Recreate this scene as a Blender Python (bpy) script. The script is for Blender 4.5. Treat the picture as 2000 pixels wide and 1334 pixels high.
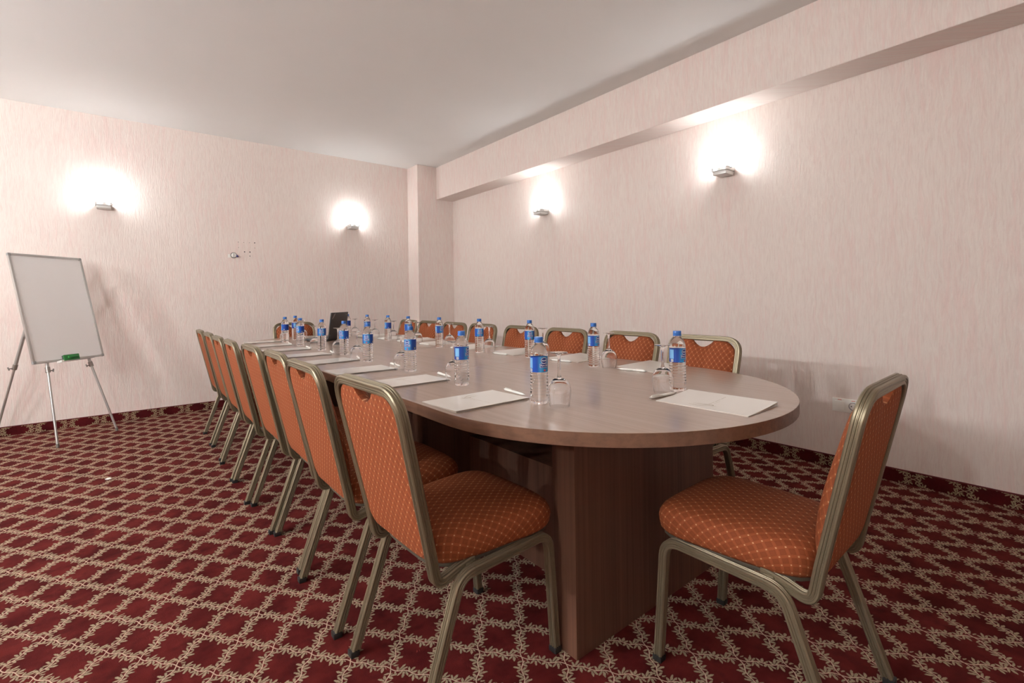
import bpy, bmesh, math, random
from mathutils import Vector, Matrix, Euler
random.seed(7)
S = bpy.context.scene
for o in list(bpy.data.objects): bpy.data.objects.remove(o)
PI = math.pi
# ------------------------------------------------------------------ camera
FPX, CY, YAW, ROLL, CAM_H = 936.13, 583.75, 0.680, -0.0143, 1.0935
cd = bpy.data.cameras.new('camera'); cam = bpy.data.objects.new('camera', cd)
S.collection.objects.link(cam); S.camera = cam
cd.sensor_width = 36.0; cd.sensor_fit = 'HORIZONTAL'
cd.lens = 36.0 * FPX / 2000.0; cd.shift_y = -(667 - CY) / 2000.0; cd.clip_start = 0.02
fw = Vector((math.sin(YAW), math.cos(YAW), 0)); rt = Vector((math.cos(YAW), -math.sin(YAW), 0)); up = Vector((0, 0, 1))
r2 = rt*math.cos(ROLL) + up*math.sin(ROLL); u2 = -rt*math.sin(ROLL) + up*math.cos(ROLL)
M = Matrix((r2, u2, -fw)).transposed().to_4x4(); M.translation = (0, 0, CAM_H); cam.matrix_world = M
# ------------------------------------------------------------------ world and exposure
w = bpy.data.worlds.new('world'); S.world = w; w.use_nodes = True
w.node_tree.nodes['Background'].inputs[0].default_value = (0.9, 0.88, 0.86, 1)
w.node_tree.nodes['Background'].inputs[1].default_value = 0.0
S.view_settings.view_transform = 'Standard'; S.view_settings.look = 'None'
S.view_settings.gamma = 1.0; S.view_settings.use_curve_mapping = False
S.view_settings.exposure = 0.23
LAMP, LAMP_FILL = 64.0, 1350.0          # glass radiance: visible sconces, then the unseen fill lamps added on the left
# ------------------------------------------------------------------ room size (metres)
XL, XR, YB, YF, H = -3.20, 3.478, -1.22, 5.831, 2.844
BX, BZ = 3.226, 2.420            # beam: front face, underside
CX, CYF = 2.949, 5.550           # column: left face, front face
BH = 0.078                       # carpet skirting
T = 0.75                         # table top height
# ------------------------------------------------------------------ helpers
COL = S.collection
def srgb(r, g, b, a=1.0):
    f = lambda c: (c/255/12.92) if c/255 <= 0.04045 else ((c/255+0.055)/1.055)**2.4
    return (f(r), f(g), f(b), a)
class MB:
    def __init__(s): s.v = []; s.f = []; s.uv = []
    def add(s, vs, fs, uv=None):
        n = len(s.v); s.v += [tuple(x) for x in vs]; s.f += [tuple(i+n for i in f) for f in fs]
        s.uv += (list(uv) if uv else [(x[0], x[1]) for x in vs]); return s
    def box(s, x0, x1, y0, y1, z0, z1, M=None, b=0.0):
        bm = bmesh.new(); bmesh.ops.create_cube(bm, size=1)
        for v in bm.verts:
            v.co = Vector(((x0+x1)/2+v.co.x*(x1-x0), (y0+y1)/2+v.co.y*(y1-y0), (z0+z1)/2+v.co.z*(z1-z0)))
        if b > 0: bmesh.ops.bevel(bm, geom=bm.edges[:], offset=b, segments=2, affect='EDGES', profile=0.6)
        return s.bm(bm, M)
    def bm(s, bm, M=None):
        bm.verts.index_update()
        vs = [(M @ v.co if M else v.co.copy()) for v in bm.verts]
        s.add(vs, [[v.index for v in f.verts] for f in bm.faces]); bm.free(); return s
    def lathe(s, prof, n=24, M=None, cap0=True, cap1=True):
        vs = []; fs = []; m = len(prof)
        for (r, z) in prof:
            for i in range(n):
                a = 2*PI*i/n; p = Vector((r*math.cos(a), r*math.sin(a), z)); vs.append(M @ p if M else p)
        for j in range(m-1):
            for i in range(n):
                k = (i+1) % n; fs.append((j*n+i, j*n+k, (j+1)*n+k, (j+1)*n+i))
        if cap0: fs.append(tuple(range(n))[::-1])
        if cap1: fs.append(tuple((m-1)*n+i for i in range(n)))
        return s.add(vs, fs)
    def cyl(s, p0, p1, r0, r1=None, n=12):
        p0, p1 = Vector(p0), Vector(p1); r1 = r0 if r1 is None else r1
        d = p1-p0; q = d.to_track_quat('Z', 'Y').to_matrix().to_4x4(); q.translation = p0
        return s.lathe([(r0, 0), (r1, d.length)], n, q)
    def sweep(s, path, prof, norms, caps=True):
        m = len(path); n = len(prof); vs = []; fs = []
        for i in range(m):
            t = (path[min(i+1, m-1)] - path[max(i-1, 0)]).normalized()
            N = norms[i]; N = (N - t*N.dot(t)).normalized(); B = t.cross(N)
            for (a, b) in prof: vs.append(path[i] + N*a + B*b)
        for i in range(m-1):
            for j in range(n):
                k = (j+1) % n; fs.append((i*n+j, i*n+k, (i+1)*n+k, (i+1)*n+j))
        if caps: fs.append(tuple(range(n))[::-1]); fs.append(tuple((m-1)*n+j for j in range(n)))
        return s.add(vs, fs)
    def prism(s, poly, z0, z1, b=0.0, M=None):
        bm = bmesh.new(); vs = [bm.verts.new((x, y, z0)) for x, y in poly]; f = bm.faces.new(vs)
        r = bmesh.ops.extrude_face_region(bm, geom=[f])
        for v in [g for g in r['geom'] if isinstance(g, bmesh.types.BMVert)]: v.co.z = z1
        bmesh.ops.recalc_face_normals(bm, faces=bm.faces[:])
        if b > 0:
            es = [e for e in bm.edges if abs(e.verts[0].co.z-e.verts[1].co.z) < 1e-7]
            bmesh.ops.bevel(bm, geom=es, offset=b, segments=2, affect='EDGES', profile=0.5)
        return s.bm(bm, M)
    def build(s, name, mat, parent=None, smooth=False, angle=40):
        me = bpy.data.meshes.new(name); me.from_pydata(s.v, [], s.f); me.update()
        bm = bmesh.new(); bm.from_mesh(me); bmesh.ops.recalc_face_normals(bm, faces=bm.faces[:]); bm.to_mesh(me); bm.free()
        uvl = me.uv_layers.new(name='UVMap')
        for l in me.loops: uvl.data[l.index].uv = s.uv[l.vertex_index]
        if mat: me.materials.append(mat)
        if smooth:
            for p in me.polygons: p.use_smooth = True
            try: me.set_sharp_from_angle(angle=math.radians(angle))
            except Exception: pass
        o = bpy.data.objects.new(name, me); COL.objects.link(o); o.parent = parent
        return o
def empty(name, loc=(0, 0, 0), rz=0.0):
    o = bpy.data.objects.new(name, None); COL.objects.link(o); o.location = loc; o.rotation_euler = (0, 0, rz)
    o.empty_display_size = 0.05; return o
def tag(o, label=None, cat=None, group=None, kind=None):
    if label: o['label'] = label
    if cat: o['category'] = cat
    if group: o['group'] = group
    if kind: o['kind'] = kind
    return o
def copy_tree(o, parent=None):
    c = o.copy(); COL.objects.link(c); c.parent = parent
    for ch in list(o.children): copy_tree(ch, c)
    return c
def text_mesh(txt, size, shear=0.0, bold=0.0):
    cu = bpy.data.curves.new('t', 'FONT'); cu.body = txt; cu.size = size; cu.align_x = 'CENTER'; cu.align_y = 'CENTER'
    cu.shear = shear; cu.offset = bold; cu.resolution_u = 3
    ob = bpy.data.objects.new('t', cu); COL.objects.link(ob)
    dg = bpy.context.evaluated_depsgraph_get(); me = bpy.data.meshes.new_from_object(ob.evaluated_get(dg))
    vs = [v.co.copy() for v in me.vertices]; fs = [tuple(p.vertices) for p in me.polygons]
    bpy.data.objects.remove(ob); bpy.data.curves.remove(cu); bpy.data.meshes.remove(me)
    return vs, fs
# ------------------------------------------------------------------ node helpers
def newmat(name):
    m = bpy.data.materials.new(name); m.use_nodes = True; nt = m.node_tree; return m, nt, nt.nodes['Principled BSDF']
class NT:
    def __init__(s, nt): s.nt = nt; s.n = nt.nodes; s.l = nt.links
    def node(s, t, **k):
        n = s.n.new(t)
        for a, b in k.items(): setattr(n, a, b)
        return n
    def put(s, sock, v):
        if hasattr(v, 'is_output'): s.l.new(v, sock)
        elif v is not None: sock.default_value = v
    def m(s, op, a, b=None, c=None, clamp=False):
        n = s.node('ShaderNodeMath', operation=op); n.use_clamp = clamp
        s.put(n.inputs[0], a)
        if b is not None: s.put(n.inputs[1], b)
        if c is not None: s.put(n.inputs[2], c)
        return n.outputs[0]
    def mix(s, f, a, b):
        n = s.node('ShaderNodeMix', data_type='RGBA'); s.put(n.inputs[0], f); s.put(n.inputs[6], a); s.put(n.inputs[7], b); return n.outputs[2]
    def sep(s, v):
        n = s.node('ShaderNodeSeparateXYZ'); s.put(n.inputs[0], v); return n.outputs
    def comb(s, x, y, z=0.0):
        n = s.node('ShaderNodeCombineXYZ'); s.put(n.inputs[0], x); s.put(n.inputs[1], y); s.put(n.inputs[2], z); return n.outputs[0]
    def noise(s, vec, scale, detail=2.0, rough=0.5, dist=0.0):
        n = s.node('ShaderNodeTexNoise'); s.put(n.inputs['Vector'], vec); s.put(n.inputs['Scale'], scale)
        n.inputs['Detail'].default_value = detail; n.inputs['Roughness'].default_value = rough; n.inputs['Distortion'].default_value = dist
        return n.outputs['Fac'] if 'Fac' in n.outputs else n.outputs[0]
    def ramp(s, f, lo, hi, a=0.0, b=1.0):
        n = s.node('ShaderNodeMapRange'); n.clamp = True; s.put(n.inputs[0], f)
        for i, v in enumerate((lo, hi, a, b)): s.put(n.inputs[i+1], v)
        return n.outputs[0]
    def bump(s, h, strength, dist, bsdf):
        n = s.node('ShaderNodeBump'); n.inputs['Strength'].default_value = strength; n.inputs['Distance'].default_value = dist
        s.put(n.inputs['Height'], h); s.l.new(n.outputs[0], bsdf.inputs['Normal'])
def simple(name, col, rough=0.5, metal=0.0, spec=0.5, coat=0.0):
    m, nt, b = newmat(name); b.inputs['Base Color'].default_value = col; b.inputs['Roughness'].default_value = rough
    b.inputs['Metallic'].default_value = metal; b.inputs['Specular IOR Level'].default_value = spec
    if coat: b.inputs['Coat Weight'].default_value = coat
    return m
# ------------------------------------------------------------------ materials
HX, HY = 0.0822, 0.1073                       # half diagonals of the carpet's vine lattice
def vine_masks(q, X, Y):
    """leaf mask, stem mask of the vine lattice for metre coordinates X, Y"""
    e = math.hypot(HX, HY); perp = 2*HX*HY/e; skew = (HX*HX-HY*HY)/e
    wob = q.noise(q.comb(X, Y), 9.0, 1.0); fine = q.noise(q.comb(X, Y), 160.0, 1.0)
    px = q.m('DIVIDE', X, 2*HX); py = q.m('DIVIDE', Y, 2*HY)
    A = q.m('ADD', px, py); B = q.m('SUBTRACT', px, py)
    leaf = None; stem = None
    for (a, b, ph) in ((A, B, 0.0), (B, A, 0.37)):
        db = q.m('SUBTRACT', b, q.m('ROUND', b))
        s = q.m('ADD', q.m('MULTIPLY', a, e), q.m('MULTIPLY', db, skew))
        t = q.m('MULTIPLY', db, perp)
        t = q.m('ADD', t, q.m('MULTIPLY', q.m('SINE', q.m('MULTIPLY', a, 4*PI)), 0.0035))
        t = q.m('ADD', t, q.m('MULTIPLY', q.m('SUBTRACT', wob, 0.5), 0.012))
        sg = q.m('SIGN', t); at = q.m('ABSOLUTE', t)
        c = e/4.0
        sc = q.m('ADD', q.m('DIVIDE', s, c), q.m('ADD', q.m('MULTIPLY', sg, 0.22), ph))
        ls = q.m('MULTIPLY', q.m('SUBTRACT', q.m('FRACT', sc), 0.5), c)
        jig = q.m('MULTIPLY', q.m('SUBTRACT', fine, 0.5), 0.0042)
        v = q.comb(q.m('ADD', ls, jig), q.m('SUBTRACT', at, jig))
        dmin = None
        for (cx, cy, ang, L, W) in ((0.0015, 0.0138, 72, 0.0113, 0.0038), (0.0104, 0.0084, 42, 0.0100, 0.0033), (-0.0092, 0.0084, 118, 0.0092, 0.0035)):
            mp = q.node('ShaderNodeMapping', vector_type='TEXTURE'); q.put(mp.inputs[0], v)
            mp.inputs[1].default_value = (cx, cy, 0); mp.inputs[2].default_value = (0, 0, math.radians(ang)); mp.inputs[3].default_value = (L, W, 1)
            ln = q.node('ShaderNodeVectorMath', operation='LENGTH'); q.put(ln.inputs[0], mp.outputs[0])
            d = ln.outputs[1]; dmin = d if dmin is None else q.m('MINIMUM', dmin, d)
        near = q.m('ABSOLUTE', q.m('SUBTRACT', a, q.m('ROUND', a)))
        dmin = q.m('ADD', dmin, q.ramp(near, 0.13, 0.08))
        lm = q.ramp(dmin, 1.12, 0.88); leaf = lm if leaf is None else q.m('MAXIMUM', leaf, lm)
        sm = q.ramp(at, 0.0023, 0.0012); stem = sm if stem is None else q.m('MAXIMUM', stem, sm)
    return leaf, stem, fine
def carpet_mat(name, axes, off, red_a, red_b, leafc, stemc):
    m, nt, bs = newmat(name); q = NT(nt)
    geo = q.node('ShaderNodeNewGeometry'); p = q.sep(geo.outputs['Position'])
    X = q.m('SUBTRACT', p[axes[0]], off[0]); Y = q.m('SUBTRACT', p[axes[1]], off[1])
    leaf, stem, fine = vine_masks(q, X, Y)
    big = q.noise(geo.outputs['Position'], 7.0, 3.0, 0.6)
    pile = q.noise(geo.outputs['Position'], 420.0, 2.0, 0.7)
    red = q.mix(q.ramp(big, 0.36, 0.64), red_a, red_b)
    shade = q.noise(geo.outputs['Position'], 17.0, 2.0, 0.6)
    red = q.mix(q.ramp(shade, 0.52, 0.72, 0.0, 0.4), red, (0.02, 0.003, 0.003, 1))
    lc = q.mix(q.ramp(fine, 0.35, 0.7), leafc, tuple(0.72*x for x in leafc[:3])+(1,))
    c = q.mix(leaf, red, lc); c = q.mix(q.m('MULTIPLY', stem, 0.85), c, stemc)
    c = q.mix(q.ramp(pile, 0.25, 0.75, 0.0, 0.30), c, (0.02, 0.004, 0.003, 1))
    nt.links.new(c, bs.inputs['Base Color']); bs.inputs['Roughness'].default_value = 0.95
    bs.inputs['Specular IOR Level'].default_value = 0.08
    h = q.m('ADD', q.m('MULTIPLY', pile, 0.5), q.m('MULTIPLY', leaf, 0.5)); q.bump(h, 0.5, 0.004, bs)
    return m
M_CARPET = carpet_mat('carpet', (0, 1), (0.0264, 2.095), srgb(74, 18, 18), srgb(98, 32, 30), srgb(174, 157, 130), srgb(216, 188, 164))
M_SKIRT_B = carpet_mat('carpet_skirting_back', (2, 0), (0.035, 0.03), srgb(70, 16, 20), srgb(84, 22, 24), srgb(166, 148, 116), srgb(190, 168, 138))
M_SKIRT_S = carpet_mat('carpet_skirting_side', (2, 1), (0.035, 0.05), srgb(70, 16, 20), srgb(84, 22, 24), srgb(166, 148, 116), srgb(190, 168, 138))
M_BIND = simple('skirting_binding', srgb(92, 26, 28), 0.9)
def wallpaper():
    m, nt, bs = newmat('wallpaper'); q = NT(nt)
    geo = q.node('ShaderNodeNewGeometry'); p = q.sep(geo.outputs['Position'])
    al = q.m('ADD', p[0], p[1])
    wav = q.noise(q.comb(p[0], p[1], p[2]), 5.0, 2.0)
    u = q.m('ADD', al, q.m('MULTIPLY', wav, 0.03))
    n1 = q.noise(q.comb(q.m('MULTIPLY', u, 48.0), q.m('MULTIPLY', p[2], 4.5), q.m('MULTIPLY', p[0], 3.0)), 1.0, 3.0, 0.6, 0.6)
    n2 = q.noise(q.comb(q.m('MULTIPLY', u, 120.0), q.m('MULTIPLY', p[2], 11.0), 3.0), 1.0, 2.0, 0.6, 0.8)
    n3 = q.noise(geo.outputs['Position'], 1.1, 2.0)
    f = q.ramp(q.m('ADD', n1, q.m('MULTIPLY', q.m('SUBTRACT', n3, 0.5), 0.5)), 0.47, 0.72)
    c = q.mix(f, srgb(233, 220, 211), srgb(232, 210, 202))
    c = q.mix(q.ramp(n2, 0.42, 0.72, 0.0, 0.55), c, srgb(219, 199, 190))
    nt.links.new(c, bs.inputs['Base Color']); bs.inputs['Roughness'].default_value = 0.62
    bs.inputs['Specular IOR Level'].default_value = 0.25
    q.bump(q.m('ADD', n2, q.m('MULTIPLY', n1, 0.6)), 0.45, 0.005, bs)
    return m
M_WALL = wallpaper()
def plaster():
    m, nt, bs = newmat('ceiling_paint'); q = NT(nt); geo = q.node('ShaderNodeNewGeometry')
    n = q.noise(geo.outputs['Position'], 1.6, 3.0)
    nt.links.new(q.mix(n, srgb(238, 236, 232), srgb(243, 241, 238)), bs.inputs['Base Color']); bs.inputs['Roughness'].default_value = 0.9
    bs.inputs['Specular IOR Level'].default_value = 0.1
    return m
M_CEIL = plaster()
def wood(name, axis, ca, cb, cc, rough, fine=90.0, grain=0.7, coat=0.0):
    m, nt, bs = newmat(name); q = NT(nt); tc = q.node('ShaderNodeNewGeometry'); p = q.sep(tc.outputs['Position'])
    sc = [fine, fine, fine]; sc[axis] = 1.0
    v = q.comb(*[q.m('MULTIPLY', p[i], sc[i]) for i in range(3)])
    n1 = q.noise(v, 1.0, 3.0, 0.65, 0.3)
    sc2 = [14.0, 14.0, 14.0]; sc2[axis] = 0.35
    n2 = q.noise(q.comb(*[q.m('MULTIPLY', p[i], sc2[i]) for i in range(3)]), 1.0, 2.0, 0.5, 0.5)
    c = q.mix(q.ramp(n2, 0.35, 0.68), ca, cb); c = q.mix(q.ramp(n1, 0.42, 0.75, 0.0, grain), c, cc)
    nt.links.new(c, bs.inputs['Base Color'])
    r = q.ramp(n1, 0.3, 0.7, rough-0.03, rough+0.04); nt.links.new(r, bs.inputs['Roughness'])
    bs.inputs['Coat Weight'].default_value = coat; bs.inputs['Coat Roughness'].default_value = 0.22
    return m
M_TOP = wood('walnut_laminate_top', 1, srgb(158, 130, 111), srgb(149, 121, 102), srgb(132, 105, 88), 0.40, 70.0, 0.5, 1.0)
M_EDGE = wood('walnut_laminate_edge', 1, srgb(122, 88, 68), srgb(110, 78, 60), srgb(88, 62, 48), 0.42, 60.0)
M_PED = wood('walnut_laminate_panel', 2, srgb(104, 70, 54), srgb(84, 56, 43), srgb(62, 40, 31), 0.42)
def fabric():
    m, nt, bs = newmat('orange_diamond_fabric'); q = NT(nt)
    uv = q.node('ShaderNodeUVMap'); p = q.sep(uv.outputs[0])
    a = q.m('DIVIDE', p[0], 0.0265); b = q.m('DIVIDE', p[1], 0.0350)
    A = q.m('ADD', a, b); B = q.m('SUBTRACT', a, b)
    dA = q.m('ABSOLUTE', q.m('SUBTRACT', A, q.m('ROUND', A))); dB = q.m('ABSOLUTE', q.m('SUBTRACT', B, q.m('ROUND', B)))
    dl = q.m('MINIMUM', dA, dB); dm = q.m('MAXIMUM', dA, dB)
    line = q.ramp(dl, 0.045, 0.020); dot = q.ramp(dm, 0.11, 0.06)
    inner = q.ramp(dl, 0.17, 0.21); ring = q.m('MULTIPLY', q.ramp(dl, 0.19, 0.21), q.ramp(dl, 0.25, 0.23))
    wv = q.noise(q.comb(q.m('MULTIPLY', p[0], 900.0), q.m('MULTIPLY', p[1], 500.0)), 1.0, 1.0)
    base = q.mix(inner, srgb(146, 78, 45), srgb(133, 69, 40)); base = q.mix(q.m('MULTIPLY', ring, 0.5), base, srgb(112, 54, 28))
    c = q.mix(q.m('MULTIPLY', line, 0.15), base, srgb(186, 112, 68)); c = q.mix(q.m('MULTIPLY', dot, 0.55), c, srgb(238, 196, 148))
    c = q.mix(q.ramp(wv, 0.3, 0.8, 0.0, 0.25), c, srgb(120, 52, 26))
    nt.links.new(c, bs.inputs['Base Color']); bs.inputs['Roughness'].default_value = 0.8
    bs.inputs['Specular IOR Level'].default_value = 0.2; bs.inputs['Sheen Weight'].default_value = 0.0; bs.inputs['Sheen Roughness'].default_value = 0.4
    q.bump(q.m('ADD', q.m('MULTIPLY', inner, 0.6), q.m('MULTIPLY', wv, 0.4)), 0.35, 0.0015, bs)
    return m
M_FAB = fabric()
M_FRAME = simple('champagne_metal', srgb(132, 121, 99), 0.38, 0.6, 0.5)
M_PAN = simple('dark_seat_pan', srgb(84, 76, 64), 0.6, 0.3)
M_RUBBER = simple('black_rubber', srgb(28, 27, 26), 0.6)
M_BUMP = simple('grey_bumper', srgb(112, 106, 98), 0.6)
M_STEEL = simple('satin_steel', srgb(214, 212, 208), 0.42, 0.3)
M_ALU = simple('aluminium', srgb(186, 184, 180), 0.38, 0.8)
M_DARKSTEEL = simple('dull_tube_steel', srgb(150, 144, 138), 0.4, 0.8)
M_BOARD = simple('whiteboard_enamel', srgb(250, 248, 246), 0.25)
M_GREEN = simple('green_plastic', srgb(38, 122, 52), 0.45)
M_CORNER = simple('grey_corner', srgb(158, 158, 156), 0.5, 0.3)
M_FELT = simple('grey_felt', srgb(90, 92, 94), 0.9)
M_WHITEP = simple('white_plastic', srgb(242, 239, 231), 0.35)
M_DARKP = simple('dark_hole', srgb(40, 34, 32), 0.8)
M_REDP = simple('red_print', srgb(214, 96, 72), 0.6)
M_PAPER = simple('glossy_card', srgb(244, 240, 232), 0.13)
M_PAPER_IN = simple('kraft_inside', srgb(206, 184, 164), 0.7)
M_INK = simple('beige_ink', srgb(146, 132, 110), 0.5)
M_BLACK = simple('laptop_black', srgb(38, 34, 33), 0.42)
M_KEYS = simple('keyboard_black', srgb(24, 23, 23), 0.5)
M_SCREEN = simple('dark_screen', srgb(14, 14, 16), 0.15)
M_SILV = simple('silver_print', srgb(190, 186, 182), 0.4)
M_CAP = simple('blue_cap', srgb(50, 106, 180), 0.4)
M_LBLUE = simple('label_navy', srgb(26, 52, 140), 0.35)
M_LWHITE = simple('label_white', srgb(240, 240, 240), 0.35)
M_LRED = simple('label_red', srgb(216, 70, 80), 0.4)
M_LPALE = simple('label_pale_blue', srgb(120, 176, 220), 0.4)
M_LDARK = simple('label_barcode', srgb(40, 40, 70), 0.4)
M_VIOLET = simple('blue_violet_wire', srgb(66, 62, 120), 0.5)
def label_mat():
    m, nt, bs = newmat('label_blue'); q = NT(nt); uv = q.node('ShaderNodeUVMap'); p = q.sep(uv.outputs[0])
    d = q.m('ABSOLUTE', p[0])
    c = q.mix(q.ramp(d, 0.012, 0.024), srgb(52, 146, 204), srgb(13, 66, 154))
    c = q.mix(q.ramp(d, 0.040, 0.055), c, srgb(12, 52, 136))
    nt.links.new(c, bs.inputs['Base Color']); bs.inputs['Roughness'].default_value = 0.3
    return m
M_LABEL = label_mat()
def glassy(name, ior, rough=0.0, col=(1, 1, 1, 1)):
    m, nt, bs = newmat(name); bs.inputs['Base Color'].default_value = col; bs.inputs['Roughness'].default_value = rough
    bs.inputs['Transmission Weight'].default_value = 1.0; bs.inputs['IOR'].default_value = ior
    return m
M_WATER = glassy('water_filled_plastic', 1.33)
def thin_glass(name, ior, k):
    m, nt, bs = newmat(name); nt.nodes.remove(bs); out = nt.nodes['Material Output']
    tr = nt.nodes.new('ShaderNodeBsdfTransparent'); gl = nt.nodes.new('ShaderNodeBsdfGlossy'); mx = nt.nodes.new('ShaderNodeMixShader')
    lw = nt.nodes.new('ShaderNodeLayerWeight'); lw.inputs[0].default_value = k
    tr.inputs[0].default_value = (0.97, 0.97, 0.965, 1); gl.inputs['Roughness'].default_value = 0.02
    nt.links.new(lw.outputs['Fresnel'], mx.inputs[0]); nt.links.new(tr.outputs[0], mx.inputs[1]); nt.links.new(gl.outputs[0], mx.inputs[2])
    nt.links.new(mx.outputs[0], out.inputs[0]); return m
M_GLASS = glassy('wine_glass', 1.5)
M_THIN = thin_glass('thin_glass_wall', 1.5, 0.25)
def lampmat(name, power):
    m, nt, bs = newmat(name); bs.inputs['Base Color'].default_value = (0.9, 0.9, 0.9, 1)
    bs.inputs['Emission Color'].default_value = (0.91, 0.965, 1.0, 1); bs.inputs['Emission Strength'].default_value = power
    return m
M_LAMP = lampmat('lit_frosted_glass', LAMP); M_LAMP_FILL = lampmat('fill_lamp_glass', LAMP_FILL)
# ------------------------------------------------------------------ the room
def struct(name, mb, mat, parent=None):
    o = mb.build(name, mat, parent)
    if parent is None: o['kind'] = 'structure'
    return o
W = 0.12
struct('floor', MB().box(XL-W, XR+W, YB-W, YF+W, -0.10, 0.0), M_CARPET)
struct('ceiling', MB().box(XL-W, XR+W, YB-W, YF+W, H, H+0.12), M_CEIL)
wall_back = struct('wall_back', MB().box(XL-W, XR+W, YF, YF+W, 0, H), M_WALL)
struct('wall_right', MB().box(XR, XR+W, YB, YF, 0, H), M_WALL)
struct('wall_left', MB().box(XL-W, XL, YB, YF, 0, H), M_WALL)
struct('wall_front', MB().box(XL-W, XR+W, YB-W, YB, 0, H), M_WALL)
struct('trim_1', MB().box(BX, XR, YB, CYF, BZ, H, b=0.004), M_WALL)           # papered ceiling beam
struct('trim_2', MB().box(CX, XR, CYF, YF, 0, H, b=0.004), M_WALL)            # papered corner column
SK = 0.008
def skirting(name, x0, x1, y0, y1, mat):
    o = struct(name, MB().box(x0, x1, y0, y1, 0, BH-0.006), mat)
    b = MB().box(x0-0.001, x1+0.001, y0-0.001, y1+0.001, BH-0.006, BH).build('binding_tape', M_BIND, o)
    return o
skirting('baseboard_back', XL, CX, YF-SK, YF, M_SKIRT_B)
skirting('baseboard_right', XR-SK, XR, YB, CYF, M_SKIRT_S)
skirting('baseboard_left', XL, XL+SK, YB, YF, M_SKIRT_S)
skirting('baseboard_front', XL, XR, YB, YB+SK, M_SKIRT_B)
skirting('baseboard_column_front', CX, XR-SK, CYF-SK, CYF, M_SKIRT_B)
skirting('baseboard_column_side', CX-SK, CX, CYF-SK, YF-SK, M_SKIRT_S)
# drill holes left in the back wall
for (x, z, r) in ((0.956, 1.744, .0035), (1.007, 1.743, .003), (1.062, 1.744, .003), (1.113, 1.745, .006), (0.957, 1.686, .003),
                  (1.113, 1.688, .003), (1.014, 1.642, .006), (1.066, 1.642, .0065), (1.065, 1.599, .005)):
    MB().cyl((x, YF-0.0012, z), (x, YF, z), r, n=10).build('drill_hole', M_DARKP, wall_back)
# ------------------------------------------------------------------ wall sconces
def make_sconce(mat):
    t = empty('wall_sconce')                       # local: wall at y = 0, room towards -y
    MB().box(-0.050, 0.050, -0.012, 0.0, -0.040, 0.020, b=0.003).build('wall_plate', M_STEEL, t, True)
    MB().box(-0.050, 0.050, -0.124, -0.012, -0.052, -0.026, b=0.004).build('lamp_base', M_STEEL, t, True)
    br = MB().box(-0.055, 0.055, -0.130, -0.012, -0.026, -0.022, b=0.0015)
    br.box(-0.060, -0.045, -0.125, -0.012, -0.024, 0.002, b=0.002); br.box(0.045, 0.060, -0.125, -0.012, -0.024, 0.002, b=0.002)
    br.build('bracket', M_STEEL, t, True)
    for s in (-1, 1): MB().cyl((s*0.058, -0.085, -0.010), (s*0.076, -0.085, -0.010), 0.0045, n=10).build('fixing_screw', M_STEEL, t, True)
    MB().lathe([(0.020, -0.024), (0.034, -0.020), (0.034, 0.0), (0.030, 0.004)], 20, Matrix.Translation((0, -0.085, 0))).build('lamp_cup', M_STEEL, t, True)
    MB().lathe([(0.028, 0.004), (0.036, 0.006), (0.036, 0.090), (0.033, 0.090), (0.033, 0.012), (0.001, 0.010)], 24,
               Matrix.Translation((0, -0.085, 0)), cap0=False).build('glass_shade', mat, t, True)
    return t
LZ = 2.025
lamps = [((-0.138, YF, LZ), 0, 'lit frosted glass wall sconce above and beside the whiteboard'),
         ((2.183, YF, LZ), 0, 'lit frosted glass wall sconce on the whiteboard wall beside the corner column'),
         ((XR, 3.717, LZ), -PI/2, 'lit frosted glass wall sconce under the beam, nearer the corner column'),
         ((XR, 1.744, LZ), -PI/2, 'lit frosted glass wall sconce under the beam, above the rounded table end')]
for i, y in enumerate((3.9, 2.9, 1.9, 0.9)):  # unseen left-wall lamps, added and made brighter to even out the wall light
    lamps.append(((XL, y, LZ), PI/2, 'added unseen fill sconce opposite the beam, %s from the whiteboard' % ('first', 'second', 'third', 'fourth')[i]))
sc0 = make_sconce(M_LAMP); sc_fill = make_sconce(M_LAMP_FILL)
for i, (loc, rz, lab) in enumerate(lamps):
    o = (sc0 if i == 0 else copy_tree(sc0)) if i < 4 else (sc_fill if i == 4 else copy_tree(sc_fill))
    o.location = loc; o.rotation_euler = (0, 0, rz); tag(o, lab, 'wall lamp', 'wall sconces')
# ------------------------------------------------------------------ conference table
TX, TW, TY0, TY1, TH, SEAM = 1.4525, 0.6975, 0.580, 5.050, 0.038, 2.030
def outline(part):
    p = []
    if part == 'near':
        c = TY0+TW; p += [(TX+TW, SEAM-0.0012)]
        for i in range(49): a = -PI*i/48; p.append((TX+TW*math.cos(a), c+TW*math.sin(a)))
        p += [(TX-TW, SEAM-0.0012)]
    else:
        c = TY1-TW; p += [(TX-TW, SEAM+0.0012)]
        for i in range(49): a = PI-PI*i/48; p.append((TX+TW*math.cos(a), c+TW*math.sin(a)))
        p += [(TX+TW, SEAM+0.0012)]
    return p
tbl = tag(empty('conference_table', (TX, 2.8, 0)), 'long walnut conference table with rounded ends on panel pedestals', 'table')
def tpart(name, mb, mat, smooth=False):
    o = mb.build(name, mat, tbl, smooth); o.matrix_parent_inverse = Matrix.Translation((-TX, -2.8, 0)); return o
for part in ('near', 'far'):
    o = tpart('tabletop', MB().prism(outline(part), T-TH, T, 0.0012), M_TOP)
    o.data.materials.append(M_EDGE)
    for p in o.data.polygons:
        if abs(p.normal.z) < 0.5: p.material_index = 1
for y in (1.057, 2.005, 3.480, 4.570):
    tpart('pedestal', MB().box(1.048, 1.857, y-0.048, y+0.048, 0.0, T-TH, b=0.001), M_PED)
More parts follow.
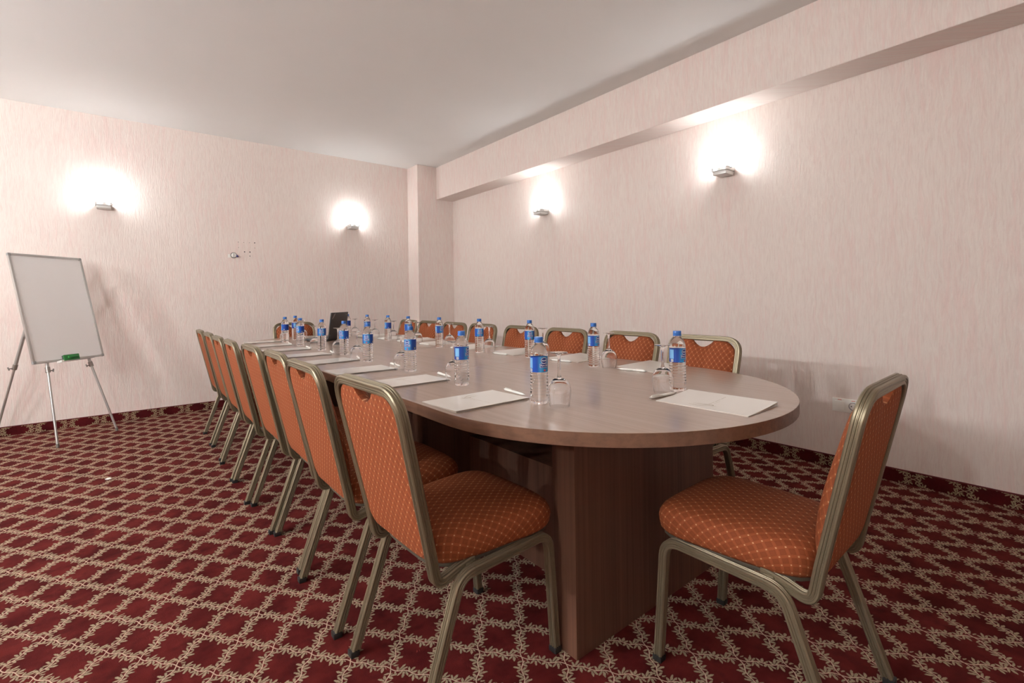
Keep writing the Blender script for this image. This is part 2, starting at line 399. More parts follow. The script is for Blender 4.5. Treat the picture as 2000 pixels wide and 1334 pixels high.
for (a, b) in ((1.105, 1.957), (2.053, 3.432), (3.528, 4.522)):
    tpart('cable_duct', MB().box(1.302, 1.603, a, b, 0.0, 0.43, b=0.001), M_PED)
# ------------------------------------------------------------------ banquet chairs
def prof_tube(wd, dp):
    """ribbed tube: a = depth axis, b = lateral axis"""
    a, b = dp/2, wd/2; g = 0.0022; p = []
    def face(x0, y0, x1, y1, nx, ny):
        for (t, k) in ((0.12, 0), (0.28, 0), (0.33, 1), (0.42, 1), (0.47, 0), (0.53, 0), (0.58, 1), (0.67, 1), (0.72, 0), (0.88, 0)):
            p.append((x0+(x1-x0)*t-nx*g*k, y0+(y1-y0)*t-ny*g*k))
    face(a, -b, a, b, 1, 0); face(a, b, -a, b, 0, 1); face(-a, b, -a, -b, -1, 0); face(-a, -b, a, -b, 0, -1)
    return p
PROF = prof_tube(0.027, 0.026)
def fillet(pts, n=7):
    """pts: list of (Vector, radius); returns rounded polyline"""
    out = []
    for i, (p, r) in enumerate(pts):
        if r <= 0 or i in (0, len(pts)-1): out.append(p.copy()); continue
        a, b = pts[i-1][0], pts[i+1][0]; u = (a-p).normalized(); v = (b-p).normalized()
        ang = u.angle(v); d = min(r/math.tan(ang/2), (a-p).length*0.49, (b-p).length*0.49)
        p0, p1 = p+u*d, p+v*d
        for k in range(n+1):
            t = k/n; out.append(p0*(1-t)**2 + p*2*t*(1-t) + p1*t*t)
    return out
FF = 0.24                                           # front feet ahead of the chair's origin
def V(x, b, z): return Vector((x, FF-b, z))         # b: distance back from the front feet
def side_norm(path):
    ns = []
    for i in range(len(path)):
        t = (path[min(i+1, len(path)-1)]-path[max(i-1, 0)]).normalized(); ns.append(Vector((1, 0, 0)).cross(t).normalized())
    return ns
def back_b(z): return 0.4275+0.225*(z-0.45)
def hoop_hw(z):
    return 0.176+0.016*max(0.0, min(1.0, (z-0.43)/0.33))
def make_chair():
    t = empty('banquet_chair')
    FH = 0.012
    for s in (-1, 1):
        x = 0.200*s
        full = fillet([(V(x, 0.000, FH), 0), (V(x, 0.026, 0.375), 0.055), (V(x, 0.350, 0.366), 0.060), (V(x, 0.475, FH), 0)], 9)
        n = len(full); i1 = 1+10; i2 = n-1-10
        fr, ra, re = full[:i1+1], full[i1:i2+1], full[i2:]
        nf = side_norm(full)
        lf = MB().sweep(fr, PROF, nf[:i1+1]).build('leg', M_FRAME, t, True, 30)
        MB().sweep(ra, PROF, nf[i1:i2+1]).build('seat_rail', M_FRAME, t, True, 30)
        lr = MB().sweep(re, PROF, nf[i2:]).build('leg', M_FRAME, t, True, 30)
        for (b, par) in ((0.0, lf), (0.478, lr)):
            MB().box(x-0.0145, x+0.0145, FF-b-0.014, FF-b+0.014, 0.0, 0.018, b=0.002).build('rubber_foot', M_RUBBER, par, True)
        MB().cyl(V(x-0.013*s, 0.004, 0.165), V(x-0.019*s, 0.004, 0.165), 0.009, 0.007, 12).build('bumper', M_BUMP, lf, True)
    # back hoop
    zt = 0.868; pts = []
    def side(s):
        low = [(V(0.172*s, 0.290, 0.382), 0), (V(0.174*s, 0.345, 0.372), 0.02), (V(0.174*s, 0.408, 0.352), 0.050), (V(hoop_hw(.45)*s, back_b(.45), .45), 0.02),
               (V(hoop_hw(.60)*s, back_b(.60), .60), 0.05), (V(hoop_hw(.72)*s, back_b(.72), .72), 0.05)]
        return low
    L, R_ = side(-1), side(1)
    corner = lambda s: (V(0.196*s, back_b(zt), zt), 0.088)
    path = fillet(L + [corner(-1), corner(1)] + R_[::-1], 9)
    rec = Vector((0, -1, -0.225)).cross(Vector((1, 0, 0))); plane_n = Vector((0, -1*1.0, 0.225)).normalized()
    ns = []
    for i, p in enumerate(path):
        tg = (path[min(i+1, len(path)-1)]-path[max(i-1, 0)]).normalized()
        sd = Vector((1, 0, 0)).cross(tg)
        if p.z > 0.60: N = Vector((0, -1, -0.225)).normalized(); N = Vector((0, -0.9757, -0.2195))
        else:
            N = sd.normalized() if p.x > 0 else sd.normalized()
        if p.z <= 0.60 and p.z > 0.0:
            ref = Vector((0, -0.9757, -0.2195))
            # keep one continuous side of the tube facing outward along the path
            if i > 0 and ns and N.dot(ns[-1]) < 0: N = -N
        elif ns and N.dot(ns[-1]) < 0: N = -N
        ns.append(N)
    MB().sweep(path, PROF, ns).build('back_frame', M_FRAME, t, True, 30)
    # stretcher under the seat
    MB().box(-0.19, 0.19, FF-0.325, FF-0.300, 0.364, 0.384, b=0.003).build('crossbar', M_FRAME, t, True)
    MB().box(-0.19, 0.19, FF-0.075, FF-0.050, 0.364, 0.384, b=0.003).build('crossbar', M_FRAME, t, True)
    # seat
    def plan(th):
        c, s_ = math.cos(th), math.sin(th); k = 4.8
        r = (abs(c)**k+abs(s_)**k)**(-1/k); x, y = r*c, r*s_
        hw = 0.1995+0.018*y; return Vector((x*hw, 0.048+y*0.222, 0))
    N = 56; rings = [(0.955, 0.389), (0.985, 0.398), (1.0, 0.415), (1.005, 0.432), (0.99, 0.448), (0.955, 0.461), (0.89, 0.471), (0.76, 0.479), (0.55, 0.484), (0.28, 0.486)]
    vs = []; uv = []; fs = []; ctr = Vector((0, 0.048, 0)); acc = None
    prev = None; arcs = [0.0]
    ordr = rings[::-1]
    for j, (k, z) in enumerate(ordr):
        for i in range(N):
            p = plan(2*PI*i/N); q = ctr+(p-ctr)*k
            dz = 0.010*max(0.0, (q.y-0.15)/0.12)**2 if k > 0.5 else 0.0
            d = (p-ctr); rl = d.length*ordr[0][0]
            for jj in range(1, j+1): rl += math.hypot(d.length*(ordr[jj][0]-ordr[jj-1][0]), ordr[jj][1]-ordr[jj-1][1])
            dn = d.normalized(); vs.append((q.x, q.y, z-(dz if z > 0.42 else 0))); uv.append((dn.x*rl, dn.y*rl))
    for j in range(len(ordr)-1):
        for i in range(N):
            k2 = (i+1) % N; fs.append((j*N+i, j*N+k2, (j+1)*N+k2, (j+1)*N+i))
    vs.append((ctr.x, ctr.y, 0.4865)); uv.append((0, 0))
    for i in range(N): fs.append((i, (i+1) % N, len(vs)-1))
    fs.append(tuple((len(ordr)-1)*N+i for i in range(N)))
    MB().add(vs, fs, uv).build('seat', M_FAB, t, True, 70)
    pan = []
    for i in range(N): p = plan(2*PI*i/N); q = ctr+(p-ctr)*0.945; pan.append((q.x, q.y))
    MB().prism(pan, 0.378, 0.391, 0.001).build('seat_pan', M_PAN, t, True)
    # back pad
    NX, NZ = 44, 22; wm = 0.181
    def zhi(x):
        ax = abs(x); c0 = 0.098; z = 0.861
        if ax > c0: k = min(1.0, (ax-c0)/(wm-c0)); z -= 0.083*(1-math.sqrt(max(0.0, 1-k*k)))
        if ax < 0.066: z -= 0.040*(1-(ax/0.066)**2)
        return z
    def zlo(x):
        ax = abs(x); return 0.418+(0.030*max(0.0, (ax-0.135)/0.046)**2)
    def pad(i, j, front):
        u = -1+2*i/NX; v = j/NZ; x0 = u*wm; z = zlo(x0)+(zhi(x0)-zlo(x0))*v
        x = x0*(hoop_hw(min(z, 0.76))-0.009)/0.183
        e = (1-abs(u)**5)*(1-abs(2*v-1)**7)
        lum = 0.75+0.35*math.exp(-((v-0.35)/0.35)**2)
        off = -(0.006+0.042*e*lum) if front else (0.0075+0.004*e)
        return Vector((x, FF-back_b(z)-off, z+off*(-0.2))), (x, z)
    vs = []; uv = []; fs = []; idx = {}
    for fr in (0, 1):
        for j in range(NZ+1):
            for i in range(NX+1):
                p, q = pad(i, j, fr == 0); idx[fr, i, j] = len(vs); vs.append(p); uv.append(q)
        for j in range(NZ):
            for i in range(NX): fs.append((idx[fr, i, j], idx[fr, i+1, j], idx[fr, i+1, j+1], idx[fr, i, j+1]))
    bd = [(i, 0) for i in range(NX)]+[(NX, j) for j in range(NZ)]+[(i, NZ) for i in range(NX, 0, -1)]+[(0, j) for j in range(NZ, 0, -1)]
    for a in range(len(bd)):
        p, q = bd[a], bd[(a+1) % len(bd)]; fs.append((idx[0, p[0], p[1]], idx[0, q[0], q[1]], idx[1, q[0], q[1]], idx[1, p[0], p[1]]))
    MB().add(vs, fs, uv).build('backrest', M_FAB, t, True, 55)
    return t
ch0 = make_chair(); used = [False]
def chair(x, y, rz, label, group):
    o = ch0 if not used[0] else copy_tree(ch0)
    used[0] = True; o.location = (x, y, 0); o.rotation_euler = (0, 0, rz); tag(o, label, 'chair', group); return o
ORD = ['first', 'second', 'third', 'fourth', 'fifth', 'sixth', 'seventh', 'eighth']
GL, GR = 'chairs along the open-floor side of the table', 'chairs along the beam-wall side of the table'
LY = [(0.783, 1.276), (0.766, 1.785), (0.782, 2.250), (0.768, 2.688), (0.746, 3.138), (0.742, 3.580), (0.750, 4.070), (0.748, 4.540)]
for i, (x, y) in enumerate(LY):
    chair(x, y, -PI/2+(0.030 if i == 0 else random.uniform(-.012, .012)), 'orange banquet chair on the open-floor side, %s from the whiteboard end' % ORD[7-i], GL)
RYc = [1.361, 1.839, 2.388, 2.890, 3.406, 3.860, 4.340, 4.800]
for i, y in enumerate(RYc):
    chair(2.145, y, PI/2+random.uniform(-.02, .02), 'orange banquet chair on the beam-wall side, %s from the corner column' % ORD[7-i], GR)
chair(1.450, 0.621, 0.030, 'orange banquet chair at the rounded table end near the light switch', 'chairs at the table ends')
chair(1.375, 5.020, PI+0.02, 'orange banquet chair at the rounded table end under the whiteboard-wall lamps', 'chairs at the table ends')
# ------------------------------------------------------------------ water bottles
def make_bottle():
    t = empty('water_bottle')
    R0 = 0.0295; pr = [(0.004, 0.004), (0.012, 0.0015), (0.024, 0.0), (0.0275, 0.003), (R0, 0.009)]
    z = 0.014
    for k in range(8):
        pr += [(R0, z), (R0+0.0002, z+0.003), (R0-0.0013, z+0.0055), (R0-0.0013, z+0.0070), (R0, z+0.0095)]; z += 0.0105
    pr += [(R0, 0.100), (R0-0.001, 0.103), (R0-0.001, 0.157), (R0, 0.160), (R0-0.0008, 0.166), (0.0265, 0.174), (0.0225, 0.183), (0.0178, 0.190), (0.0140, 0.195), (0.0126, 0.199), (0.0126, 0.210)]
    MB().lathe(pr, 32).build('body', M_WATER, t, True, 60)
    MB().lathe([(0.0152, 0.1995), (0.0152, 0.2020), (0.0142, 0.2022), (0.0146, 0.2030), (0.0146, 0.2160), (0.0138, 0.2175)], 24).build('cap', M_CAP, t, True, 35)
    rl = R0-0.0004; n = 48; vs = []; uv = []; fs = []
    for j, zz in enumerate((0.1045, 0.1555)):
        for i in range(n+1): a = -PI+2*PI*i/n; vs.append((rl*math.cos(a), rl*math.sin(a), zz)); uv.append((a*rl, zz))
    for i in range(n): fs.append((i, i+1, n+2+i, n+1+i))
    lb = MB().add(vs, fs, uv).build('label', M_LABEL, t, True, 60)
    def wrap(vs, r, a0=0.0, z0=0.0): return [(r*math.cos(a0+v[0]/r), r*math.sin(a0+v[0]/r), z0+v[1]) for v in vs]
    def disc(rx, rz, n=24): return [(0, 0)]+[(rx*math.cos(2*PI*i/n), rz*math.sin(2*PI*i/n)) for i in range(n)], [(0, 1+i, 1+(i+1) % n) for i in range(n)]
    def rect(w, h, n=8):
        v = []; f = []
        for i in range(n+1): x = -w/2+w*i/n; v += [(x, -h/2), (x, h/2)]
        for i in range(n): f.append((2*i, 2*i+2, 2*i+3, 2*i+1))
        return v, f
    def pr_(name, shp, mat, r, a0, z0): MB().add(wrap(shp[0], r, a0, z0), shp[1]).build(name, mat, lb)
    pr_('logo_oval', disc(0.0125, 0.0098), M_LWHITE, rl+0.00015, 0, 0.1425)
    pr_('logo_oval_inner', disc(0.0112, 0.0084), M_LBLUE, rl+0.00030, 0, 0.1425)
    pr_('brand_lettering', text_mesh('Nestlé', 0.0074, 0.0, 0.0002), M_LWHITE, rl+0.00045, 0, 0.1422)
    pr_('name_banner', rect(0.0310, 0.0130), M_LWHITE, rl+0.00020, 0.01, 0.1262)
    pr_('name_banner_inner', rect(0.0292, 0.0112), M_LBLUE, rl+0.00035, 0.01, 0.1262)
    pr_('name_lettering', text_mesh('Pure Life', 0.0078, 0.15, 0.0002), M_LWHITE, rl+0.00050, 0.01, 0.1262)
    pr_('red_mark', disc(0.0042, 0.0032, 12), M_LRED, rl+0.0003, 0.05, 0.1105)
    pr_('info_panel', rect(0.0200, 0.0330), M_LPALE, rl+0.00015, -1.75, 0.1340)
    pr_('barcode_panel', rect(0.0110, 0.0090), M_LWHITE, rl+0.00030, -1.65, 0.1110)
    v = []; f = []
    for k in range(6):
        s = rect(0.0007, 0.0062, 1); n0 = len(v); v += [(p[0]-0.0038+k*0.0015, p[1]) for p in s[0]]; f += [tuple(i+n0 for i in q) for q in s[1]]
    pr_('barcode', (v, f), M_LDARK, rl+0.00045, -1.65, 0.1112)
    pr_('seal', disc(0.0035, 0.0035, 12), simple('label_gold', srgb(220, 196, 120), 0.4), rl+0.0003, 1.35, 0.1130)
    return t
bt0 = make_bottle(); bused = [False]
def cam_angle(x, y): return math.atan2(-y, -x)
def bottle(x, y, turn, label, group):
    o = bt0 if not bused[0] else copy_tree(bt0)
    bused[0] = True; o.location = (x, y, T); o.rotation_euler = (0, 0, cam_angle(x, y)+turn); tag(o, label, 'bottle', group)
def make_glass():
    t = empty('wine_glass')                          # stands upside down on its rim
    out = [(0.0315, 0.0), (0.0335, 0.010), (0.0362, 0.025), (0.0378, 0.042), (0.0372, 0.056), (0.0335, 0.070), (0.0255, 0.081), (0.0140, 0.0885), (0.0075, 0.093)]
    inn = [(0.0010, 0.0860), (0.0120, 0.0850), (0.0235, 0.0790), (0.0320, 0.0685), (0.0358, 0.056), (0.0365, 0.042), (0.0349, 0.025), (0.0323, 0.010), (0.0304, 0.0)]
    vs = inn+out; MB().lathe(vs+[vs[0]][:0], 32, cap0=True, cap1=True).build('bowl', M_GLASS, t, True, 60)
    MB().lathe([(0.0074, 0.0925), (0.0052, 0.100), (0.0044, 0.112), (0.0042, 0.140), (0.0050, 0.155), (0.0075, 0.1635)], 20).build('stem', M_GLASS, t, True, 60)
    MB().lathe([(0.0076, 0.1633), (0.0150, 0.1672), (0.0275, 0.1690), (0.0285, 0.1700), (0.0275, 0.1712), (0.0100, 0.1712)], 32).build('foot', M_GLASS, t, True, 60)
    return t
gl0 = make_glass(); gused = [False]
def glass(x, y, label, group):
    o = gl0 if not gused[0] else copy_tree(gl0)
    gused[0] = True; o.location = (x, y, T+0.0002); tag(o, label, 'glass', group)
def make_folder(kind):
    t = empty('card_folder')                          # long axis local y, opening edge at -x / +x
    L, Wd = 0.297, 0.210; n = 10
    def leaf(lift, z0, th):
        vs = []; fs = []
        for j in range(2):
            for i in range(n+1):
                u = i/n; z = z0+lift*u*u
                for k in range(2): vs.append((-Wd/2+Wd*u, -L/2+L*j, z+k*th))
        g = lambda j, i, k: (j*(n+1)+i)*2+k
        for i in range(n):
            fs += [(g(0, i, 0), g(0, i+1, 0), g(1, i+1, 0), g(1, i, 0)), (g(0, i, 1), g(1, i, 1), g(1, i+1, 1), g(0, i+1, 1)),
                   (g(0, i, 0), g(0, i, 1), g(0, i+1, 1), g(0, i+1, 0)), (g(1, i, 0), g(1, i+1, 0), g(1, i+1, 1), g(1, i, 1))]
        fs += [(g(0, 0, 0), g(1, 0, 0), g(1, 0, 1), g(0, 0, 1)), (g(0, n, 0), g(0, n, 1), g(1, n, 1), g(1, n, 0))]
        return MB().add(vs, fs)
    lift = (0.003, 0.009)[kind]
    leaf(0.0, 0.0003, 0.0006).build('back_cover', M_PAPER, t, True, 30)
    leaf(lift*0.5, 0.0011, 0.0005).build('inner_sheet', M_PAPER_IN, t, True, 30)
    c = leaf(lift, 0.0020, 0.0006).build('front_cover', M_PAPER, t, True, 30)
    zf = lambda x: 0.0020+lift*((x+Wd/2)/Wd)**2+0.0008
    # printed monogram with a fine line of lettering
    mb = MB()
    def stroke(pts, wd):
        vs = []; fs = []
        for i, p in enumerate(pts):
            a = pts[max(0, i-1)]; b = pts[min(len(pts)-1, i+1)]; d = Vector((b[0]-a[0], b[1]-a[1], 0)).normalized(); nrm = Vector((-d.y, d.x, 0))*wd/2*math.sin(PI*(0.12+0.76*i/(len(pts)-1)))
            for s in (-1, 1): x, y = p[0]+nrm.x*s, p[1]+nrm.y*s; vs.append((x, y, zf(x)))
        for i in range(len(pts)-1): fs.append((2*i, 2*i+1, 2*i+3, 2*i+2))
        mb.add(vs, fs)
    cx = -0.055
    stroke([(cx+0.0+0.004*math.sin(t*3), 0.045-0.075*t) for t in [k/14 for k in range(15)]], 0.0036)
    stroke([(cx-0.018-0.010*math.sin(PI*t)+0.018*t, 0.050-0.062*t) for t in [k/14 for k in range(15)]], 0.0036)
    stroke([(cx+0.002+0.012*math.cos(t), -0.004+0.016*math.sin(t)) for t in [k*0.45-2.4 for k in range(10)]], 0.0030)
    for k in range(22):
        x0 = cx+0.014+k*0.0052
        if k in (7, 15): continue
        stroke([(x0+0.0004*j, 0.000+(0.0012 if k % 3 else 0.0020)*math.sin(j*2.2+k)) for j in range(8)], 0.0018)
    for k in range(9): stroke([(cx+0.030+k*0.0045+0.0004*j, -0.009+0.0008*math.sin(j*2+k)) for j in range(7)], 0.0014)
    mb.build('printed_monogram', M_INK, c)
    return t
fo = [make_folder(0), make_folder(1)]; fused = [False, False]
def folder(x, y, rz, label, group, kind=0):
    o = fo[kind] if not fused[kind] else copy_tree(fo[kind])
    fused[kind] = True; o.location = (x, y, T); o.rotation_euler = (0, 0, rz); tag(o, label, 'folder', group)
def make_pen():
    t = empty('ballpoint_pen'); r = 0.0048            # lies along local y on the table
    Mx = Matrix.Translation((0, -0.072, r)) @ Matrix.Rotation(-PI/2, 4, 'X')
    MB().lathe([(0.0030, 0.012), (r, 0.024), (r, 0.080), (r-0.0004, 0.0805), (r-0.0004, 0.082), (r, 0.0825), (r, 0.135), (0.0036, 0.138)], 16, Mx).build('barrel', M_WHITEP, t, True, 40)
    MB().lathe([(0.0006, 0.0), (0.0010, 0.004), (0.0030, 0.012)], 12, Mx).build('tip', M_STEEL, t, True, 40)
    MB().lathe([(0.0022, 0.138), (0.0022, 0.144), (0.0016, 0.145)], 12, Mx).build('push_button', M_STEEL, t, True, 40)
    MB().box(-0.0016, 0.0016, 0.022, 0.062, 2*r+0.0004, 2*r+0.0016, b=0.0004).build('clip', M_WHITEP, t, True)
    return t
pn0 = make_pen(); pused = [False]
def pen(x, y, rz, label, group):
    o = pn0 if not pused[0] else copy_tree(pn0)
    pused[0] = True; o.location = (x, y, T+0.0002); o.rotation_euler = (0, 0, rz); tag(o, label, 'pen', group)
# place settings: bottle, glass, folder (centre and angle), pen (centre and angle)
LS = [((1.058, 1.172, 0.62), (1.075, 1.096), (0.924, 1.343, 0.01), (1.100, 1.354, -0.12)),
      ((1.052, 1.628, 1.05), (1.066, 1.708), (0.927, 1.860, 0.00), (1.118, 1.880, -0.12)),
      ((1.075, 2.119, -0.55), (1.066, 2.199), (0.908, 2.325, -0.03), (1.109, 2.362, -0.08)),
      ((1.072, 2.632, -0.30), (1.036, 2.704), (0.898, 2.797, 0.10), (1.092, 2.830, -0.25)),
      ((1.093, 3.071, -0.75), (1.082, 3.150), (0.889, 3.235, 0.00), (1.078, 3.262, -0.18)),
      ((1.082, 3.481, -0.10), (1.062, 3.560), (0.897, 3.695, 0.02), (1.062, 3.738, -0.06)),
      ((1.066, 3.955, -0.90), (1.092, 4.032), (0.888, 4.140, 0.00), (1.050, 4.195, -0.06)),
      ((1.059, 4.384, -1.60), (1.074, 4.464), (0.945, 4.580, 0.06), (1.100, 4.650, 0.02))]
RS = [((1.817, 1.605, 0.85), (1.836, 1.524), (2.000, 1.390, 0.06), (1.835, 1.390, 0.18)),
      ((1.848, 2.126, 0.12), (1.893, 2.060), (2.004, 1.878, 0.10), (1.836, 1.860, 0.12)),
      ((1.789, 2.555, 0.15), (1.812, 2.477), (1.975, 2.362, 0.02), (1.806, 2.366, 0.05)),
      ((1.779, 3.046, 0.75), (1.822, 2.976), (1.970, 2.850, 0.05), (1.800, 2.860, 0.05)),
      ((1.753, 3.485, 0.30), (1.798, 3.416), (1.965, 3.300, 0.02), (1.795, 3.310, 0.05)),
      ((1.765, 3.890, -1.20), (1.780, 3.812), (1.955, 3.700, 0.02), (1.785, 3.690, 0.05)),
      ((1.728, 4.252, -0.70), (1.774, 4.186), (1.950, 4.080, -0.04), (1.778, 4.075, 0.05)),
      ((1.694, 4.653, -1.30), (1.742, 4.590), (1.905, 4.470, -0.10), (1.735, 4.450, 0.05))]
for (rows, side, endn, fr) in ((LS, 'open-floor side', 'whiteboard end', -PI/2), (RS, 'beam-wall side', 'corner column end', PI/2)):
    for i, (b, g, f, p) in enumerate(rows):
        o = ORD[7-i]
        bottle(b[0], b[1], b[2], 'blue-capped water bottle on the %s, %s from the %s' % (side, o, endn), 'water bottles on the table')
        glass(g[0], g[1], 'upturned wine glass on the %s, %s from the %s' % (side, o, endn), 'upturned wine glasses on the table')
        folder(f[0], f[1], fr+f[2], 'white card folder on the %s, %s from the %s' % (side, o, endn), 'card folders on the table', 0 if fr < 0 else 1)
        pen(p[0], p[1], p[2]+(0 if fr < 0 else PI), 'white pen beside the folder on the %s, %s from the %s' % (side, o, endn), 'white pens on the table')
bottle(1.579, 0.990, 0.95, 'blue-capped water bottle at the rounded table end near the light switch', 'water bottles on the table')
glass(1.497, 0.998, 'upturned wine glass at the rounded table end near the light switch', 'upturned wine glasses on the table')
folder(1.466, 0.787, 0.03, 'white card folder with slightly open cover at the rounded end near the light switch', 'card folders on the table', 1)
pen(1.440, 0.958, PI/2-0.08, 'white pen at the rounded table end near the light switch', 'white pens on the table')
bottle(1.210, 4.650, 1.6, 'blue-capped water bottle at the whiteboard-wall end, beside the laptop', 'water bottles on the table')
glass(1.286, 4.688, 'upturned wine glass at the whiteboard-wall end, beside the laptop', 'upturned wine glasses on the table')
folder(1.450, 4.850, PI+0.02, 'white card folder at the whiteboard-wall end of the table', 'card folders on the table', 0)
# ------------------------------------------------------------------ laptop
lp = tag(empty('laptop', (1.477, 4.338, T), math.atan2(0.206, 0.213)), 'open black laptop with a dark lid at the whiteboard end of the table', 'laptop')
LW, LD = 0.315, 0.215                                  # local: hinge on y = 0, base towards +y
base = MB().box(-LW/2, LW/2, 0.0, LD, 0.004, 0.022, b=0.003).build('base', M_BLACK, lp, True)
for i in range(5):
    for j in range(12):
        k = MB().box(-0.138+j*0.0232, -0.118+j*0.0232, 0.028+i*0.0185, 0.0435+i*0.0185, 0.0218, 0.0235).build('key', M_KEYS, base)
MB().box(-0.045, 0.045, 0.145, 0.200, 0.0218, 0.0226, b=0.0003).build('touchpad', M_KEYS, base)
for (x, y) in ((-0.14, 0.02), (0.14, 0.02), (-0.14, 0.195), (0.14, 0.195)): MB().cyl((x, y, 0), (x, y, 0.005), 0.006, n=10).build('rubber_foot', M_RUBBER, base)
lid = MB().box(-LW/2, LW/2, -0.010, 0.0, 0.0, 0.228, b=0.003).build('lid', M_BLACK, lp, True)
lid.location = (0, 0.0, 0.020); lid.rotation_euler = (math.radians(7), 0, 0)
MB().box(-LW/2+0.012, LW/2-0.012, 0.0, 0.0006, 0.016, 0.216).build('screen', M_SCREEN, lid)
ROTT = Matrix.Translation((-0.110, -0.0104, 0.195)) @ Matrix.Rotation(PI/2, 4, 'X') @ Matrix.Rotation(math.radians(50), 4, 'Z')
v, f = text_mesh('ThinkPad', 0.017, 0, 0.0002); MB().add([ROTT @ Vector(p) for p in v], f).build('corner_badge', M_SILV, lid)
MB().add([ROTT @ Vector((-0.0125+0.0022*math.cos(a*PI/4), 0.0085+0.0022*math.sin(a*PI/4), 0.0002)) for a in range(8)], [tuple(range(8))]).build('badge_dot', M_LRED, lid)
RT2 = Matrix.Translation((0.125, -0.0104, 0.208)) @ Matrix.Rotation(PI/2, 4, 'X')
v, f = text_mesh('lenovo', 0.010); MB().add([RT2 @ Vector(p) for p in v], f).build('maker_print', M_SILV, lid)
# ------------------------------------------------------------------ whiteboard easel
EZ = math.radians(14.5); EU = Vector((0.731, 0.682, 0)); EN = Vector((-0.682, 0.731, 0)); EUP = Vector((0, 0, math.cos(EZ)))+EN*math.sin(EZ); EO = Vector((-0.411, 5.075, 0))
EF = EU.cross(EUP).normalized()                        # out of the board's face
if EF.dot(Vector((0, -1, 0))) < 0: EF = -EF
ez = tag(empty('whiteboard_easel', (-0.2375, 5.237, 0)), 'white dry-erase board in an aluminium frame on a telescopic tripod easel', 'whiteboard')
def ep(u, h, d=0.0): return EO+EU*u+EUP*h+EF*d
def epart(name, mb, mat, parent=None, smooth=True):
    o = mb.build(name, mat, parent or ez, smooth)
    if parent is None: o.matrix_parent_inverse = Matrix.Translation((0.2375, -5.237, 0))
    return o
def slab(u0, u1, h0, h1, d0, d1, b=0.0):
    Mx = Matrix((EU, EF, EUP)).transposed().to_4x4(); Mx.translation = EO
    return MB().box(u0, u1, d0, d1, h0, h1, Mx, b)
U0, U1, H0, H1 = -0.045, 0.507, 0.662, 1.552
epart('board', slab(U0+0.006, U1-0.006, H0+0.006, H1-0.006, 0.004, 0.012), M_BOARD)
for a in ((U0, U1, H0, H0+0.016), (U0, U1, H1-0.016, H1), (U0, U0+0.016, H0, H1), (U1-0.016, U1, H0, H1)):
    epart('frame', slab(a[0], a[1], a[2], a[3], 0.0, 0.018, 0.003), M_ALU)
for (u, h) in ((U0, H0), (U1-0.022, H0), (U0, H1-0.022), (U1-0.022, H1-0.022)):
    epart('corner_cap', slab(u-0.001, u+0.023, h-0.001, h+0.023, -0.001, 0.019, 0.006), M_CORNER)
epart('pen_tray', slab(0.130, 0.385, H0-0.010, H0-0.006, 0.012, 0.058, 0.001), M_ALU)
epart('tray_end', slab(0.122, 0.142, H0-0.016, H0+0.002, 0.012, 0.060, 0.003), M_WHITEP)
def etube(name, p0, p1, r, mat, n=14): return epart(name, MB().cyl(p0, p1, r, n=n), mat)
for (ut, ub, s) in ((0.064, 0.0, -1), (0.402, 0.4747, 1)):
    top = ep(ut-(0.06 if s > 0 else -0.06), 1.45, -0.014); j = ep(ut, 0.60, -0.012); foot = EO+EU*ub
    lg = etube('leg', ep(ut-s*0.085, 1.45, -0.014), j, 0.0115, M_ALU)
    d = (foot-j).normalized()
    etube('lower_leg', j-d*0.02, foot+Vector((0, 0, 0.012)), 0.0085, M_ALU)
    etube('rubber_foot', foot+Vector((0, 0, 0.024))-d*0.004, foot, 0.0105, M_BUMP)
    etube('clamp_collar', j+d*0.012, j-d*0.030, 0.0155, M_DARKSTEEL)
    q = EU*(1 if s < 0 else -1)
    etube('clamp_screw', j, j+q*0.040, 0.0045, M_DARKSTEEL, 10)
    epart('wing_nut', MB().cyl(j+q*0.036-EUP*0.012, j+q*0.042+EUP*0.012, 0.0045, n=10), M_DARKSTEEL)
apex = ep(0.228, 1.50, -0.016); rfoot = Vector((-0.845, 5.765, 0.0)); d = (rfoot-apex).normalized(); j = apex+(rfoot-apex)*0.60
etube('leg', apex, j, 0.0125, M_ALU); etube('lower_leg', j-d*0.02, rfoot-d*0.012, 0.0090, M_ALU); etube('rubber_foot', rfoot-d*0.026, rfoot, 0.0105, M_BUMP)
etube('clamp_collar', j+d*0.012, j-d*0.03, 0.0165, M_DARKSTEEL); etube('clamp_screw', j, j-EU*0.045, 0.0045, M_DARKSTEEL, 10)
epart('wing_nut', MB().cyl(j-EU*0.040-EUP*0.014, j-EU*0.046+EUP*0.014, 0.0045, n=10), M_DARKSTEEL)
er = tag(empty('board_eraser', ep(0.218, H0-0.0055, 0.0405)), 'green board eraser with grey felt on the whiteboard tray', 'eraser')
RE = Matrix((EU, EF, EUP)).transposed().to_4x4()
MB().box(-0.058, 0.058, -0.020, -0.008, 0.0, 0.045, RE, 0.002).build('felt_pad', M_FELT, er, True)
MB().box(-0.060, 0.060, -0.008, 0.006, 0.0, 0.048, RE, 0.005).build('body', M_GREEN, er, True)
MB().box(-0.034, 0.048, 0.006, 0.018, 0.018, 0.034, RE, 0.005).build('grip', M_GREEN, er, True)
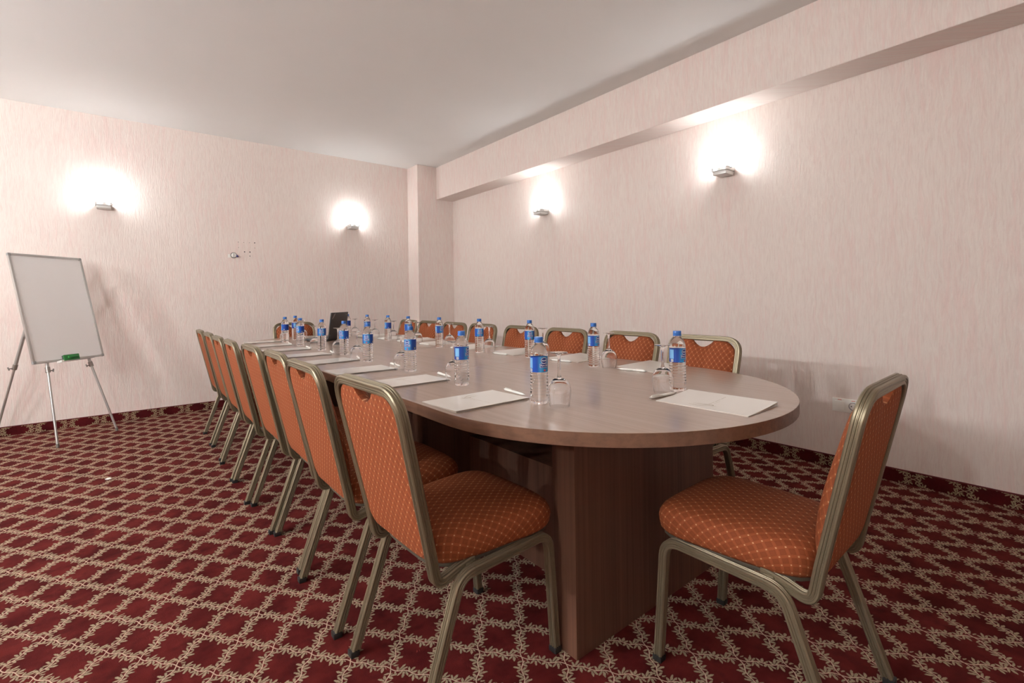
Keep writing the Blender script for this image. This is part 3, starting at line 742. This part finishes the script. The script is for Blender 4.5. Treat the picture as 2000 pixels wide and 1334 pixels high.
# ------------------------------------------------------------------ small wall and floor things
sp = tag(empty('switch_socket_plate', (XR, 1.010, 0.402), -PI/2), 'cream double wall plate with a light switch and a power socket', 'socket')
MB().box(-0.079, 0.079, -0.010, 0.0, -0.042, 0.042, b=0.005).build('plate', M_WHITEP, sp, True)      # local x runs towards -world y
MB().box(-0.064, -0.010, -0.017, -0.009, -0.029, 0.025, b=0.003).build('rocker_switch', M_WHITEP, sp, True)
so = MB().lathe([(0.025, 0.0), (0.025, 0.004), (0.0205, 0.004), (0.0190, -0.008), (0.001, -0.008)], 28, Matrix.Translation((0.035, -0.0098, 0)) @ Matrix.Rotation(PI/2, 4, 'X'), cap0=False).build('socket_insert', M_CORNER, sp, True)
for s_ in (-1, 1): MB().cyl((0.035+s_*0.0095, -0.0145, 0), (0.035+s_*0.0095, -0.0105, 0), 0.0030, n=10).build('pin_hole', M_DARKP, so)
MB().box(0.025, 0.045, -0.0106, -0.010, 0.032, 0.0355).build('red_mark', M_REDP, sp)
MB().box(-0.047, -0.027, -0.0106, -0.010, 0.032, 0.0355).build('red_mark', M_REDP, sp)
co = tag(empty('cable_outlet', (0.910, YF, 1.600)), 'round white cable outlet with a blue wire end in the wallpaper', 'outlet')
MB().lathe([(0.030, 0.0), (0.030, 0.006), (0.024, 0.008)], 24, Matrix.Rotation(PI/2, 4, 'X')).build('dark_ring', M_DARKP, co, True)
pl = MB().lathe([(0.025, 0.004), (0.025, 0.014), (0.022, 0.016)], 24, Matrix.Rotation(PI/2, 4, 'X')).build('plug', M_WHITEP, co, True)
MB().box(-0.002, 0.002, -0.0168, -0.0158, -0.020, 0.020).build('slot', M_DARKP, pl)
MB().cyl((0.028, -0.002, -0.004), (0.036, -0.022, -0.012), 0.012, 0.009, 14).build('wire_cap', M_VIOLET, co, True)
MB().box(-0.052, -0.024, -0.003, 0.0, -0.026, 0.010, b=0.001).build('filler_patch', M_WHITEP, co, True)
bm = bmesh.new(); bmesh.ops.create_icosphere(bm, subdivisions=2, radius=0.012)
for v in bm.verts: v.co = Vector((v.co.x*1.3*(1+random.uniform(-.2, .2)), v.co.y*(1+random.uniform(-.2, .2)), max(0.0005, 0.006+v.co.z*0.55)))
o = MB().bm(bm).build('paper_scrap', M_PAPER, None, False); o.location = (-0.089, 3.922, 0); tag(o, 'small white scrap of paper lying on the red carpet', 'paper scrap')
